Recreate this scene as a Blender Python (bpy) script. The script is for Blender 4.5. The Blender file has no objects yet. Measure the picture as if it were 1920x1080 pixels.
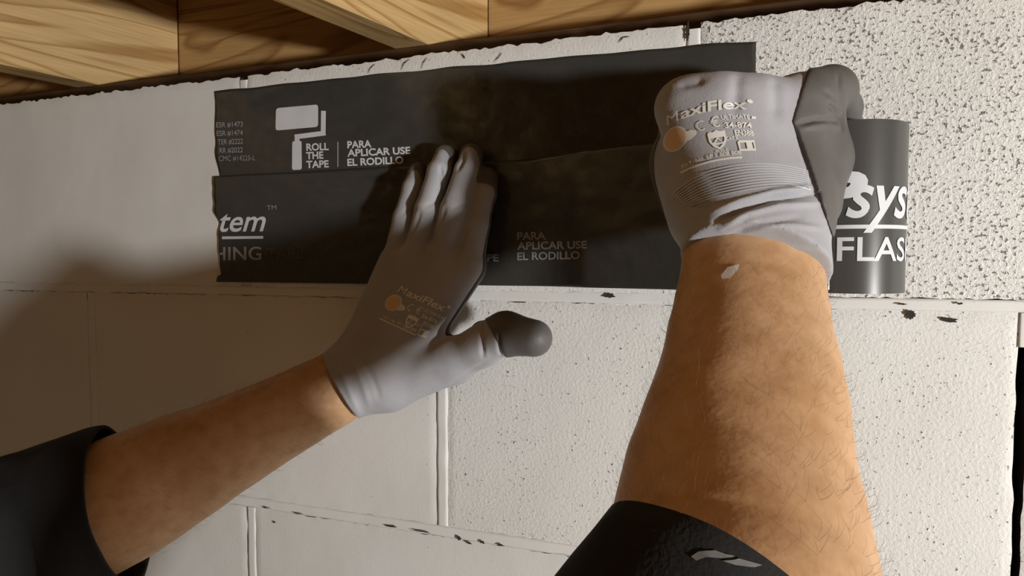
import bpy, bmesh, math, random
import numpy as np
from mathutils import Vector, noise as mnoise
from mathutils.bvhtree import BVHTree

random.seed(7)
SC = bpy.context.scene
COL = SC.collection

# ------------------------------------------------------------------ camera
F = 1182.0                                   # focal length in pixels of a 1920x1080 frame
YAW, PIT = math.radians(18.8), math.radians(-2.5)
C = np.array([0.0, -0.485, 1.75])
FW = np.array([-math.sin(YAW) * math.cos(PIT), math.cos(YAW) * math.cos(PIT), math.sin(PIT)])
RT = np.array([math.cos(YAW), math.sin(YAW), 0.0])
UP = np.cross(RT, FW)
cam = bpy.data.cameras.new('camera')
cam.sensor_width = 36.0
cam.lens = 36.0 * F / 1920.0
cam.clip_start = 0.01
cam_o = bpy.data.objects.new('camera', cam)
cam_o.location = C
cam_o.rotation_euler = (math.pi / 2 + PIT, 0, YAW)
COL.objects.link(cam_o)
SC.camera = cam_o

# ------------------------------------------------------------------ light
def CAMP(X, Y, Z):
    return C + RT * X + UP * Y + FW * Z
world = bpy.data.worlds.new('dim_basement')
SC.world = world
world.use_nodes = True
bg = world.node_tree.nodes['Background']
bg.inputs[0].default_value = (1.0, 0.59, 0.26, 1)
bg.inputs[1].default_value = 0.075
def point(name, loc, power, col, rad):
    l = bpy.data.lights.new(name, 'POINT')
    l.energy = power; l.color = col; l.shadow_soft_size = rad
    o = bpy.data.objects.new(name, l); o.location = loc; COL.objects.link(o)
    return o
point('work_light', CAMP(1.06, -0.285, -0.86), 104.0, (1.0, 0.993, 0.972), 0.05)
SC.view_settings.view_transform = 'Standard'
SC.view_settings.look = 'None'
SC.view_settings.gamma = 1.0
SC.view_settings.use_curve_mapping = False
SC.view_settings.exposure = 0.0

# ------------------------------------------------------------------ helpers
def ray(px, py):
    return FW + RT * (px - 960) / F - UP * (py - 540) / F
def P(px, py, Z):
    return C + ray(px, py) * Z
def W(px, py, off=0.0):                      # point over a pixel, `off` metres in front of the wall
    r = ray(px, py)
    return C + r * ((-off - C[1]) / r[1])
def RF_(py):                                 # the right arm reaches from near the lens to near the wall
    return 1.09 + (0.90 - 1.09) * min(max((py - 300) / 780.0, 0), 1.25)
def PR(px, py, Z): return P(px, py, Z * RF_(py))
def to_px(v):                                # (n,3) -> px, py, Z
    d = np.asarray(v) - C
    Z = d @ FW
    return 960 + F * (d @ RT) / Z, 540 - F * (d @ UP) / Z, Z

def empty(name, loc, parent=None):
    o = bpy.data.objects.new(name, None)
    o.empty_display_size = 0.05
    COL.objects.link(o)
    o.location = Vector(loc)
    return o
def mesh_obj(name, verts, faces, mat, parent=None, smooth=True):
    me = bpy.data.meshes.new(name)
    me.from_pydata([tuple(map(float, v)) for v in verts], [], [tuple(map(int, f)) for f in faces])
    me.validate()
    if smooth:
        me.polygons.foreach_set('use_smooth', [True] * len(me.polygons))
    if mat: me.materials.append(mat)
    o = bpy.data.objects.new(name, me)
    COL.objects.link(o)
    if parent is not None: adopt(o, parent)
    return o
def adopt(o, parent):
    o.parent = parent
    loc = Vector((0, 0, 0)); p = parent
    while p is not None:
        loc += p.location; p = p.parent
    o.matrix_parent_inverse.identity()
    o.location = o.location - loc            # only translations are used above the parts
def tag(o, label=None, cat=None, group=None, kind=None):
    if label: o['label'] = label
    if cat: o['category'] = cat
    if group: o['group'] = group
    if kind: o['kind'] = kind
    return o

def new_mat(name):
    m = bpy.data.materials.new(name); m.use_nodes = True
    nt = m.node_tree
    b = nt.nodes['Principled BSDF']
    return m, nt, b
def nd(nt, typ, **kw):
    n = nt.nodes.new(typ)
    for k, v in kw.items():
        if k.startswith('i_'): n.inputs[k[2:].replace('_', ' ')].default_value = v
        else: setattr(n, k, v)
    return n
def ramp(nt, fac, stops):
    r = nt.nodes.new('ShaderNodeValToRGB')
    e = r.color_ramp.elements
    while len(e) > 1: e.remove(e[-1])
    e[0].position, e[0].color = stops[0]
    for p, c in stops[1:]:
        x = e.new(p); x.color = c
    nt.links.new(fac, r.inputs[0])
    return r.outputs[0]
def mixc(nt, fac, a, b, mode='MIX'):
    m = nt.nodes.new('ShaderNodeMix'); m.data_type = 'RGBA'; m.blend_type = mode
    for sock, v in ((m.inputs[0], fac), (m.inputs[6], a), (m.inputs[7], b)):
        if hasattr(v, 'is_linked'): nt.links.new(v, sock)
        else: sock.default_value = v
    return m.outputs[2]
def math_n(nt, op, a, b=0.0, clamp=False):
    m = nt.nodes.new('ShaderNodeMath'); m.operation = op; m.use_clamp = clamp
    for s, v in ((m.inputs[0], a), (m.inputs[1], b)):
        if hasattr(v, 'is_linked'): nt.links.new(v, s)
        else: s.default_value = v
    return m.outputs[0]
def bump(nt, b, h, strength, dist):
    n = nt.nodes.new('ShaderNodeBump')
    n.inputs['Strength'].default_value = strength
    n.inputs['Distance'].default_value = dist
    nt.links.new(h, n.inputs['Height'])
    nt.links.new(n.outputs[0], b.inputs['Normal'])
def wpos(nt, sx=1, sy=1, sz=1):              # world position, so neighbours never repeat
    g = nt.nodes.new('ShaderNodeNewGeometry')
    m = nt.nodes.new('ShaderNodeMapping'); m.inputs['Scale'].default_value = (sx, sy, sz)
    nt.links.new(g.outputs['Position'], m.inputs[0])
    return m.outputs[0]
def tex(nt, vec, typ='ShaderNodeTexNoise', **kw):
    n = nd(nt, typ, **kw)
    nt.links.new(vec, n.inputs['Vector'])
    return n

# ------------------------------------------------------------------ materials
def block_material():
    m, nt, b = new_mat('painted_concrete_block')
    v = wpos(nt)
    oi = nt.nodes.new('ShaderNodeObjectInfo')
    por = oi.outputs['Alpha']                                        # how open the face of this block is
    n1 = tex(nt, v, i_Scale=420.0, i_Detail=3.0, i_Roughness=0.65)
    n2 = tex(nt, v, i_Scale=370.0, i_Detail=2.0, i_Roughness=0.6)
    n3 = tex(nt, v, i_Scale=9.0, i_Detail=3.0)
    n4 = tex(nt, v, i_Scale=34.0, i_Detail=2.0)
    # pits the paint never reached
    thr = math_n(nt, 'MULTIPLY_ADD', por, -0.19)
    thr_n = thr.node; thr_n.inputs[2].default_value = 0.760
    patch = math_n(nt, 'MULTIPLY', math_n(nt, 'SUBTRACT', n4.outputs[0], 0.5), 0.16)
    pv = math_n(nt, 'ADD', n2.outputs[0], patch)
    pit = math_n(nt, 'MULTIPLY', math_n(nt, 'SUBTRACT', pv, thr), 16.0, True)
    tone = ramp(nt, n3.outputs[0], [(0.3, (0.80, 0.79, 0.755, 1)), (0.7, (0.86, 0.855, 0.83, 1))])
    tone = mixc(nt, 1.0, tone, oi.outputs['Color'], 'MULTIPLY')
    col = mixc(nt, pit, tone, (0.20, 0.185, 0.165, 1))
    nt.links.new(col, b.inputs['Base Color'])
    b.inputs['Roughness'].default_value = 0.62
    fine = math_n(nt, 'MULTIPLY', math_n(nt, 'SUBTRACT', n1.outputs[0], 0.5), math_n(nt, 'MULTIPLY_ADD', por, 1.0))
    fine.node.inputs[1].default_value = 1.0
    f2 = math_n(nt, 'MULTIPLY', math_n(nt, 'ADD', n1.outputs[0], n2.outputs[0]), math_n(nt, 'ADD', math_n(nt, 'MULTIPLY', math_n(nt, 'POWER', por, 1.5), 0.97), 0.03))
    h = math_n(nt, 'SUBTRACT', math_n(nt, 'ADD', f2, math_n(nt, 'MULTIPLY', n4.outputs[0], 0.14)), math_n(nt, 'MULTIPLY', pit, 0.7))
    bump(nt, b, h, 0.5, 0.0019)
    return m
def mortar_material():
    m, nt, b = new_mat('painted_mortar')
    v = wpos(nt)
    n1 = tex(nt, v, i_Scale=160.0, i_Detail=3.0)
    n2 = tex(nt, v, i_Scale=14.0)
    col = ramp(nt, n2.outputs[0], [(0.3, (0.80, 0.79, 0.76, 1)), (0.7, (0.87, 0.865, 0.84, 1))])
    nt.links.new(col, b.inputs['Base Color'])
    b.inputs['Roughness'].default_value = 0.6
    bump(nt, b, n1.outputs[0], 0.5, 0.0015)
    return m
def plain(name, col, rough=0.6, bump_scale=None, bd=0.001, bs=0.4, **kw):
    m, nt, b = new_mat(name)
    b.inputs['Base Color'].default_value = (*col, 1)
    b.inputs['Roughness'].default_value = rough
    for k, v in kw.items(): b.inputs[k.replace('_', ' ')].default_value = v
    if bump_scale:
        n = tex(nt, wpos(nt), i_Scale=bump_scale, i_Detail=3.0)
        bump(nt, b, n.outputs[0], bs, bd)
    return m
def wood_material(name, light, dark, ang=0.0, knots=True):
    """Sawn softwood: stretched growth rings along the board."""
    m, nt, b = new_mat(name)
    tc = nt.nodes.new('ShaderNodeTexCoord')
    mp = nt.nodes.new('ShaderNodeMapping'); mp.inputs['Scale'].default_value = (9.0, 0.9, 9.0)
    mp.inputs['Rotation'].default_value = (ang, 0, 0.0)
    nt.links.new(tc.outputs['Object'], mp.inputs[0])
    n0 = tex(nt, mp.outputs[0], i_Scale=1.6, i_Detail=2.0, i_Roughness=0.5, i_Distortion=0.6)
    rings = math_n(nt, 'FRACT', math_n(nt, 'MULTIPLY', n0.outputs[0], 13.0))
    mp2 = nt.nodes.new('ShaderNodeMapping'); mp2.inputs['Scale'].default_value = (400, 14, 400)
    nt.links.new(tc.outputs['Object'], mp2.inputs[0])
    n1 = tex(nt, mp2.outputs[0], i_Scale=1.0, i_Detail=3.0)
    c1 = ramp(nt, rings, [(0.0, light), (0.55, light), (0.86, dark), (1.0, light)])
    c2 = ramp(nt, n1.outputs[0], [(0.3, (0.8, 0.78, 0.74, 1)), (0.7, (1, 1, 1, 1))])
    nt.links.new(mixc(nt, 1.0, c1, c2, 'MULTIPLY'), b.inputs['Base Color'])
    b.inputs['Roughness'].default_value = 0.6
    bump(nt, b, n1.outputs[0], 0.3, 0.0008)
    return m
def film_material():
    m, nt, b = new_mat('black_tape_film')
    v = wpos(nt)
    n1 = tex(nt, v, i_Scale=17.0, i_Detail=2.0, i_Roughness=0.45, i_Distortion=0.5)
    n2 = tex(nt, v, i_Scale=85.0, i_Detail=2.0)
    b.inputs['Base Color'].default_value = (0.050, 0.050, 0.047, 1)
    r = ramp(nt, n2.outputs[0], [(0.3, (0.14, 0.14, 0.14, 1)), (0.75, (0.36, 0.36, 0.36, 1))])
    nt.links.new(r, b.inputs['Roughness'])
    b.inputs['Specular IOR Level'].default_value = 0.55
    h = math_n(nt, 'ADD', n1.outputs[0], math_n(nt, 'MULTIPLY', n2.outputs[0], 0.18))
    bump(nt, b, h, 0.4, 0.004)
    return m
def knit_material():
    m, nt, b = new_mat('grey_nylon_knit')
    v = wpos(nt)
    n1 = tex(nt, v, i_Scale=30.0, i_Detail=3.0)
    n2 = tex(nt, v, i_Scale=900.0, i_Detail=1.0)
    col = ramp(nt, n1.outputs[0], [(0.3, (0.375, 0.375, 0.40, 1)), (0.7, (0.44, 0.44, 0.465, 1))])
    nt.links.new(col, b.inputs['Base Color'])
    b.inputs['Roughness'].default_value = 0.78
    b.inputs['Sheen Weight'].default_value = 0.12
    h = math_n(nt, 'ADD', n1.outputs[0], math_n(nt, 'MULTIPLY', n2.outputs[0], 0.1))
    bump(nt, b, h, 0.35, 0.003)
    return m
def skin_material():
    m, nt, b = new_mat('tanned_skin')
    v = wpos(nt)
    n1 = tex(nt, v, i_Scale=38.0, i_Detail=3.0)
    n2 = tex(nt, v, i_Scale=330.0, i_Detail=2.0)
    n3 = tex(nt, v, i_Scale=110.0, i_Detail=3.0)
    c = ramp(nt, n1.outputs[0], [(0.3, (0.61, 0.36, 0.18, 1)), (0.7, (0.69, 0.43, 0.235, 1))])
    c2 = ramp(nt, n3.outputs[0], [(0.33, (0.88, 0.83, 0.78, 1)), (0.6, (1, 1, 1, 1))])
    nt.links.new(mixc(nt, 1.0, c, c2, 'MULTIPLY'), b.inputs['Base Color'])
    b.inputs['Roughness'].default_value = 0.5
    b.inputs['Subsurface Weight'].default_value = 0.12
    b.inputs['Subsurface Radius'].default_value = (0.008, 0.003, 0.0015)
    b.inputs['Subsurface Scale'].default_value = 0.5
    h = math_n(nt, 'ADD', n2.outputs[0], math_n(nt, 'MULTIPLY', n3.outputs[0], 1.2))
    bump(nt, b, h, 0.22, 0.0008)
    return m
def cloth_material():
    m, nt, b = new_mat('black_shirt_cloth')
    n = tex(nt, wpos(nt), i_Scale=700.0, i_Detail=1.0)
    n1 = tex(nt, wpos(nt), i_Scale=24.0, i_Detail=2.0)
    b.inputs['Base Color'].default_value = (0.0075, 0.0075, 0.008, 1)
    b.inputs['Roughness'].default_value = 0.9
    h = math_n(nt, 'ADD', n1.outputs[0], math_n(nt, 'MULTIPLY', n.outputs[0], 0.06))
    bump(nt, b, h, 0.5, 0.008)
    return m

M = dict(
    block=block_material(), mortar=mortar_material(),
    backing=plain('bare_grout', (0.035, 0.031, 0.027), 0.95, 60.0),  # bare concrete darkened to near black, shade of the open joint included
    floor=plain('concrete_slab', (0.24, 0.22, 0.19), 0.85, 30.0, 0.003),
    joist=wood_material('pine_joist', (0.80, 0.53, 0.235, 1), (0.50, 0.27, 0.085, 1), 0.35),
    rim=wood_material('pine_rim', (0.64, 0.385, 0.15, 1), (0.38, 0.19, 0.06, 1)),
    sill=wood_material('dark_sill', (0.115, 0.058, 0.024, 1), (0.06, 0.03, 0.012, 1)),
    deck=wood_material('subfloor_boards', (0.40, 0.23, 0.10, 1), (0.26, 0.13, 0.05, 1)),
    film=film_material(), rollfilm=plain('rolled_tape_film', (0.070, 0.068, 0.064), 0.30), white=plain('white_print', (0.72, 0.74, 0.77), 0.45),  # roll: lighter copy of the film, its stronger light put into the colour
    grey=plain('worn_print', (0.33, 0.33, 0.325), 0.5),  # duller grey than the white lettering
    faint=plain('faint_print', (0.085, 0.083, 0.078), 0.5),
    core=plain('cardboard', (0.35, 0.24, 0.14), 0.85, 200.0),
    wind=plain('tape_edge', (0.02, 0.02, 0.02), 0.5, 900.0),
    knit=knit_material(), coat=plain('dark_nitrile_coating', (0.115, 0.108, 0.10), 0.55, 70.0, 0.002, 0.35),
    gprint=plain('cream_glove_print', (0.88, 0.86, 0.80), 0.6),
    gtan=plain('tan_glove_print', (0.80, 0.56, 0.34), 0.6),
    rib=plain('pale_rib_thread', (0.56, 0.57, 0.59), 0.7),
    skin=skin_material(), cloth=cloth_material(),
    paint=plain('white_paint_fleck', (0.9, 0.88, 0.84), 0.35),
    greypaint=plain('grey_paint_smear', (0.15, 0.15, 0.145), 0.8),
)

# ------------------------------------------------------------------ block wall
CH, CW, J = 0.2045, 0.4064, 0.010            # course height, block module, joint
Z1 = 1.7215                                  # centre of the joint under the top course
X0 = -0.2285                                 # a head joint of the second course
NC = 9
wall = mesh_obj('wall_back', [], [], M['backing'])
def box_vf(x0, x1, y0, y1, z0, z1):
    v = [(x, y, z) for x in (x0, x1) for y in (y0, y1) for z in (z0, z1)]
    f = [(0, 1, 3, 2), (4, 6, 7, 5), (0, 4, 5, 1), (2, 3, 7, 6), (0, 2, 6, 4), (1, 5, 7, 3)]
    return v, f
ZTOP = Z1 + CH - 0.002
_v, _f = box_vf(-1.85, 1.25, 0.070, 0.20, Z1 - CH * (NC - 1) + 0.0, ZTOP - 0.004)
bpy.data.objects.remove(wall)
wall = mesh_obj('wall_back', _v, _f, M['backing'], smooth=False)
tag(wall, 'white painted concrete block wall behind the tape', 'wall', kind='structure')

def block_mesh(seed, w, h, ragged_top):
    """Front face as a fine grid with softly broken arrises, plus sides running back to the core."""
    nx, nz = 100, 40
    verts, idx = [], {}
    def nz3(x, z, s): return mnoise.noise(Vector((x * s + seed * 7.3, z * s, seed * 3.1)))
    for i in range(nx + 1):
        for k in range(nz + 1):
            # crowd the samples to the edges
            u = i / nx; t = k / nz
            u = 0.5 - 0.5 * math.cos(math.pi * u) * (0.25 + 0.75) if False else u
            x, z = (u - 0.5) * w, (t - 0.5) * h
            ex, ez = w / 2 - abs(x), h / 2 - abs(z)
            e = min(ex, ez)
            r = 0.0013 + 0.0010 * nz3(x, z, 60)
            y = 0.0
            if e < r * 2: y = r * (1 - e / (r * 2)) ** 2 * 0.7
            y += 0.0004 * nz3(x, z, 22) + 0.00012 * nz3(x, z, 90)
            if i in (0, nx): x += 0.0011 * nz3(x, z, 70) * 1.2
            if k in (0, nz):
                a = 0.0014
                if k == nz and ragged_top: a = 0.0026
                z += a * (0.5 * nz3(x, z, 75) + 0.8 * nz3(x, z, 260))
            idx[i, k] = len(verts); verts.append((x, y, z))
    faces = [(idx[i, k], idx[i + 1, k], idx[i + 1, k + 1], idx[i, k + 1]) for i in range(nx) for k in range(nz)]
    rim = [(i, 0) for i in range(nx)] + [(nx, k) for k in range(nz)] + [(i, nz) for i in range(nx, 0, -1)] + [(0, k) for k in range(nz, 0, -1)]
    base = len(verts)
    n = len(rim)
    for a in rim: verts.append(verts[idx[a]])            # sides start from their own edge so the arris stays crisp
    for a in rim:
        x, y, z = verts[idx[a]]; verts.append((x, 0.19, z))
    for q in range(n):
        faces.append((base + q, base + n + q, base + n + (q + 1) % n, base + (q + 1) % n))
    me = bpy.data.meshes.new('block')
    me.from_pydata(verts, [], faces); me.validate()
    me.polygons.foreach_set('use_smooth', [True] * len(me.polygons))
    me.materials.append(M['block']); me.materials.append(M['backing'])     # faces painted, bare sides near black, the gap's shade put into their colour
    nf = nx * nz
    for p in me.polygons:
        if p.index >= nf: p.material_index = 1
    return me
BM = [block_mesh(s, CW - J, CH - J, False) for s in (1, 2, 3)]
BT = [block_mesh(s, CW - J, CH - J + 0.003, True) for s in (4, 5)]
for c in range(NC):
    zc = Z1 + CH / 2 - c * CH
    shift = CW / 2 if c % 2 == 0 else 0.0
    for i in range(-4, 3):
        xc = X0 + shift + (i + 0.5) * CW
        if xc < -1.75 or xc > 1.2: continue
        o = bpy.data.objects.new('block', (BT[i % 2] if c == 0 else BM[(i + c) % 3]))
        o.location = (xc, 0.0002 * math.sin(i * 2.1 + c), zc)
        if c == 1 and i == 0: o.scale[0] = 1 + 0.0048 / (CW - J); o.location[0] += 0.0024
        COL.objects.link(o)
        # face openness and paint tone of each block
        xr = xc
        por = 0.30
        if c == 0: por = 1.0 if xr > 0 else (0.45 if xr > -0.35 else 0.06)
        elif c == 1: por = 0.56 if xr > -0.2 else (0.20 if xr > -0.6 else 0.06)
        elif c == 2: por = 0.2
        t = 1.0 - 0.03 * random.random()
        o.color = (t, t, t * 0.995, por)
        adopt(o, wall)

def strip_piece(name, x0, x1, z0, z1, seed, y=0.0026, mat='block', amp=0.0004):
    """A mortar joint: a lightly uneven bar between blocks."""
    L, Hh = x1 - x0, z1 - z0
    n = max(2, int(max(L, Hh) / 0.006)); vert = Hh > L
    pr = [(-0.5, 0.012), (-0.5, 0.0000), (-0.25, -0.0002), (0.25, -0.0002), (0.5, 0.0000), (0.5, 0.012)]
    V, Fc = [], []
    for i in range(n + 1):
        t = i / n
        for j, (a, d) in enumerate(pr):
            nn = mnoise.noise(Vector((t * max(L, Hh) * 60, j * 1.7, seed)))
            w_ = amp * nn
            if vert: V.append((x0 + L / 2 + a * L + (w_ if 0 < j < 5 else 0), y + d + w_, z0 + t * Hh))
            else: V.append((x0 + t * L, y + d + w_, z0 + Hh / 2 + a * Hh + (w_ * 1.2 if 0 < j < 5 else 0)))
    k = len(pr)
    for i in range(n):
        for j in range(k - 1):
            q = (i * k + j, i * k + j + 1, (i + 1) * k + j + 1, (i + 1) * k + j)
            Fc.append(q if not vert else q[::-1])
    o = mesh_obj(name, V, Fc, M[mat], wall); o.color = (1, 1, 1, 0.12); return o
for c in range(1, NC):
    zb = Z1 - (c - 1) * CH
    if c == 1:      # the bed joint under the top course has cracked open along its upper edge on the right
        strip_piece('mortar_joint', -1.8, 0.03, zb - J / 2, zb + J / 2, c, 0.0010)
        strip_piece('mortar_joint', 0.03, 1.2, zb - J / 2 - 0.0002, zb + J / 2 - 0.0021, c + .5, 0.0008)
    else:
        strip_piece('mortar_joint', -1.8, 1.2, zb - J / 2, zb + J / 2, c, 0.0008)
for c in range(NC):
    za, zb = Z1 - c * CH, Z1 + CH - c * CH
    shift = CW / 2 if c % 2 == 0 else 0.0
    for i in range(-3, 3):
        xj = X0 + shift + i * CW
        top = zb - J / 2
        if c == 1 and i == 1:       # head joint whose mortar has fallen out but for its top
            strip_piece('mortar_joint', xj - J / 2 + 0.0049, xj + J / 2, zb - 0.027, top, 31 + i, 0.0002)
            continue
        if c == 0: top -= 0.002
        strip_piece('mortar_joint', xj - J / 2, xj + J / 2, za + J / 2, top, c * 10 + i, 0.0004 if c == 1 else 0.0009)

# chips knocked out of the painted face, showing bare dark concrete
def chip(px, py, w, h, seed, mat='backing'):
    n = 30; ring = []
    for i in range(n):
        a = 2 * math.pi * i / n
        v = Vector((math.cos(a) * 1.5, math.sin(a) * 1.5, seed * 5.7))
        r = 0.85 + 0.6 * mnoise.noise(v) + 0.45 * mnoise.noise(v * 3.1)
        r = max(r, 0.12)
        ring.append((math.cos(a) * r * w / 2, math.sin(a) * r * h / 2))
    p0 = W(px, py)
    V = [(p0[0] + x, -0.0013, p0[2] + z) for x, z in ring] + [(p0[0], -0.0010, p0[2])]
    Fc = [(i, (i + 1) % n, n) for i in range(n)]
    return mesh_obj('chip', V, Fc, M[mat], wall)
for s, a in enumerate([(1708, 590, .0075, .0062), (1776, 599, .0105, .0036), (1145, 554, .0085, .0040), (1289, 62, .0036, .0115),
                       (880, 1017, .006, .0022), (905, 1015, .005, .003), (940, 1021, .007, .002), (862, 1008, .004, .004),
                       (560, 962, .012, .0013), (500, 951, .010, .0012), (515, 978, .005, .002), (735, 986, .014, .0014), (790, 995, .016, .0014),
                       (1690, 570, .006, .0015), (1800, 569, .005, .0014)]):
    chip(*a, s + 1)
# hairline cracks in the paint over the tape
def crack(pts, w, seed):
    V, Fc = [], []
    pts = [W(*p, 0.0012) for p in pts]
    full = []
    for a, b in zip(pts[:-1], pts[1:]):
        for k in range(5): full.append(a + (b - a) * k / 5)
    full.append(pts[-1])
    for i, p in enumerate(full):
        ww = w * (0.35 + 0.9 * abs(mnoise.noise(Vector((i * 0.6, seed, 1))))) * (0.3 + math.sin(math.pi * (i + .5) / len(full)))
        t = full[min(i + 1, len(full) - 1)] - full[max(i - 1, 0)]
        n = np.array([-t[2], 0, t[0]]); n = n / np.linalg.norm(n)
        V += [p + n * ww, p - n * ww]
    for i in range(len(full) - 1): Fc.append((2 * i, 2 * i + 1, 2 * i + 3, 2 * i + 2))
    mesh_obj('paint_crack', V, Fc, M['backing'], wall)
for s, pts in enumerate([[(690, 138), (694, 128), (703, 120)], [(752, 132), (757, 119), (769, 110)], [(790, 130), (793, 118), (801, 108)],
                         [(926, 116), (936, 106), (941, 98)], [(866, 100), (872, 110)], [(1160, 80), (1168, 70), (1180, 68)], [(1289, 70), (1286, 52)]]):
    crack(pts, 0.0006, s)

# ------------------------------------------------------------------ floor and timber ceiling
v, f = box_vf(-1.85, 1.25, -2.6, 0.20, -0.06 + (Z1 - CH * (NC - 1)), Z1 - CH * (NC - 1))
fl = mesh_obj('floor', v, f, M['floor'], smooth=False)
tag(fl, 'bare concrete slab floor below the block wall', 'floor', kind='structure')
ZJ = 1.961                                    # underside of the joists
SKEW = 0.27                                   # the joists run out of square to the wall
v, f = box_vf(-1.85, 1.25, -2.6, 0.20, ZJ + 0.235, ZJ + 0.255)
ceil = mesh_obj('ceiling', v, f, M['deck'], smooth=False)
tag(ceil, 'wooden subfloor carried on pine joists above the wall', 'ceiling', kind='structure')
def timber(name, L, w, h, mat, loc, rotz, seed=0):
    """Board along local y with eased arrises; origin at its end, bottom centre."""
    e = 0.0018
    prof = [(-w/2 + e, 0), (w/2 - e, 0), (w/2, e), (w/2, h - e), (w/2 - e, h), (-w/2 + e, h), (-w/2, h - e), (-w/2, e)]
    V, Fc = [], []
    n = 24
    for i in range(n + 1):
        y = -L * i / n
        for x, z in prof:
            V.append((x + 0.0007 * mnoise.noise(Vector((y * 5, z * 8, seed))), y, z + (0.0007 * mnoise.noise(Vector((y * 6, x * 9, seed + 3))))))
    for i in range(n):
        for j in range(8):
            Fc.append((i * 8 + j, i * 8 + (j + 1) % 8, (i + 1) * 8 + (j + 1) % 8, (i + 1) * 8 + j))
    Fc.append(tuple(range(7, -1, -1))); Fc.append(tuple(n * 8 + j for j in range(8)))
    o = mesh_obj(name, V, Fc, mat, smooth=False)
    o.location = loc; o.rotation_euler[2] = rotz
    adopt(o, ceil)
    return o
RIM_Y = 0.175
jang = -math.atan(SKEW)
for k in range(-3, 3):
    xr = -0.278 + k * 0.439                   # right edge at y = 0.08
    xc = xr - 0.019 / math.cos(jang)
    y1 = RIM_Y + 0.004
    timber('floor_joist', 2.6, 0.038, 0.235, M['joist'], (xc + SKEW * (y1 - 0.08), y1, ZJ), jang, k)
for k in range(-3, 3):                        # rim closed by one length of board between joists
    xa = -0.278 + k * 0.439 + SKEW * (RIM_Y - 0.08)
    o = timber('rim_board', 0.439 - 0.004, 0.03, 0.235, M['rim'], (xa + 0.435, RIM_Y + 0.016, ZJ), -math.pi / 2, k + 20)
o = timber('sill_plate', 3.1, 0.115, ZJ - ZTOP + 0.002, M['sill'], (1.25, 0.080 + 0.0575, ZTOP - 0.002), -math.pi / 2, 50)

# ------------------------------------------------------------------ flashing tape
OBJS = {}
def bvh_of(o):
    me = o.data
    off = Vector((0, 0, 0)); p = o
    while p is not None: off += p.location; p = p.parent
    return BVHTree.FromPolygons([v.co + off for v in me.vertices], [tuple(p.vertices) for p in me.polygons])

def tape_sheet(name, path, zb, zt, nz, seed, left_edge, mat, parent, wr=0.0008):
    """A strip standing on edge: path = plan points, zb/zt = bottom and top height along it."""
    n = len(path); V, Fc = [], []
    for i, (x, y) in enumerate(path):
        a = path[max(i - 1, 0)]; b = path[min(i + 1, n - 1)]
        t = np.array([b[0] - a[0], b[1] - a[1]]); t = t / np.linalg.norm(t)
        nn = np.array([t[1], -t[0]])          # towards the room
        for k in range(nz + 1):
            q = k / nz
            z = zb[i] + (zt[i] - zb[i]) * q
            d = wr * (mnoise.noise(Vector((x * 22, z * 34, seed))) + 0.5 * mnoise.noise(Vector((x * 50, z * 90, seed + 4))) + 0.75)
            xx, yy = x, y
            if i < 3: xx += left_edge(q) * (1 - i / 3)
            V.append((xx + nn[0] * d, yy + nn[1] * d, z))
    for i in range(n - 1):
        for k in range(nz):
            a = i * (nz + 1) + k
            Fc.append((a, a + nz + 1, a + nz + 2, a + 1))
    o = mesh_obj(name, V, Fc, mat, parent)
    md = o.modifiers.new('film', 'SOLIDIFY'); md.thickness = 0.0004; md.offset = -1
    return o
# upper strip, already pressed down
up_root = empty('flashing_tape_strip', (-0.2235, -0.002, 1.80))
tag(up_root, 'black flashing tape strip pressed flat along the top block course', 'tape')
nU = 150
xs = np.linspace(-0.464, 0.0175, nU)
def jag(seed, a=0.004):
    return lambda q: a * (mnoise.noise(Vector((q * 9, seed, 0))) + 0.4 * mnoise.noise(Vector((q * 31, seed, 2))))
zt = np.interp(xs, [-0.464, -0.30, -0.12, 0.0175], [1.911, 1.9105, 1.908, 1.9055]) + np.array([0.0012 * mnoise.noise(Vector((x * 30, 0, 9))) for x in xs])
ujag = lambda q: 0.003 * (mnoise.noise(Vector((q * 4, 3, 0)))) + 0.008 * max(0, 1 - q * 2.2)
up_strip = tape_sheet('strip', [(x, -0.0004) for x in xs], zt - 0.102, zt, 40, 1.0, ujag, M['film'], up_root)
# tilt the cut end on the right a little
# lower strip, still running to the roll in the right hand
lo_root = empty('flashing_tape_roll', P(1580, 550, 0.392))
tag(lo_root, 'roll of black flashing tape held in the right glove, strip unrolled to the left', 'tape')
RC = P(1580, 400, 0.392); RR = 0.034          # roll axis and outer radius
view = np.array([C[0] - RC[0], C[1] - RC[1]]); view /= np.linalg.norm(view)
peel = np.array([W(955, 400)[0], -0.0020])
# tangent from the peel point to the near side of the roll
d = RC[:2] - peel; dist = np.linalg.norm(d); base = math.atan2(d[1], d[0]); al = math.asin(RR / dist)
tl = math.sqrt(dist ** 2 - RR ** 2)
tan_pt = peel + tl * np.array([math.cos(base - al), math.sin(base - al)])
path = [(x, -0.0020) for x in np.linspace(-0.4655, peel[0] - 0.012, 100)]
for t in np.linspace(0, 1, 60)[1:]:
    p = peel + (tan_pt - peel) * t
    if t < 0.30:                              # soft lift-off
        s = t / 0.30
        p = np.array([p[0], -0.0020 + (p[1] + 0.0020) * s * s * (2 - s)])
    path.append(tuple(p))
px_ = np.array(path)
LZB = 1.7295
ROLL_ZB, ROLL_ZT = P(1600, 551, 0.360)[2], 0
ROLL_ZT = ROLL_ZB + 0.0990
s_ = np.clip((px_[:, 0] - peel[0]) / (tan_pt[0] - peel[0]), 0, 1)
zb_ = LZB + (ROLL_ZB - LZB) * s_
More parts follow.
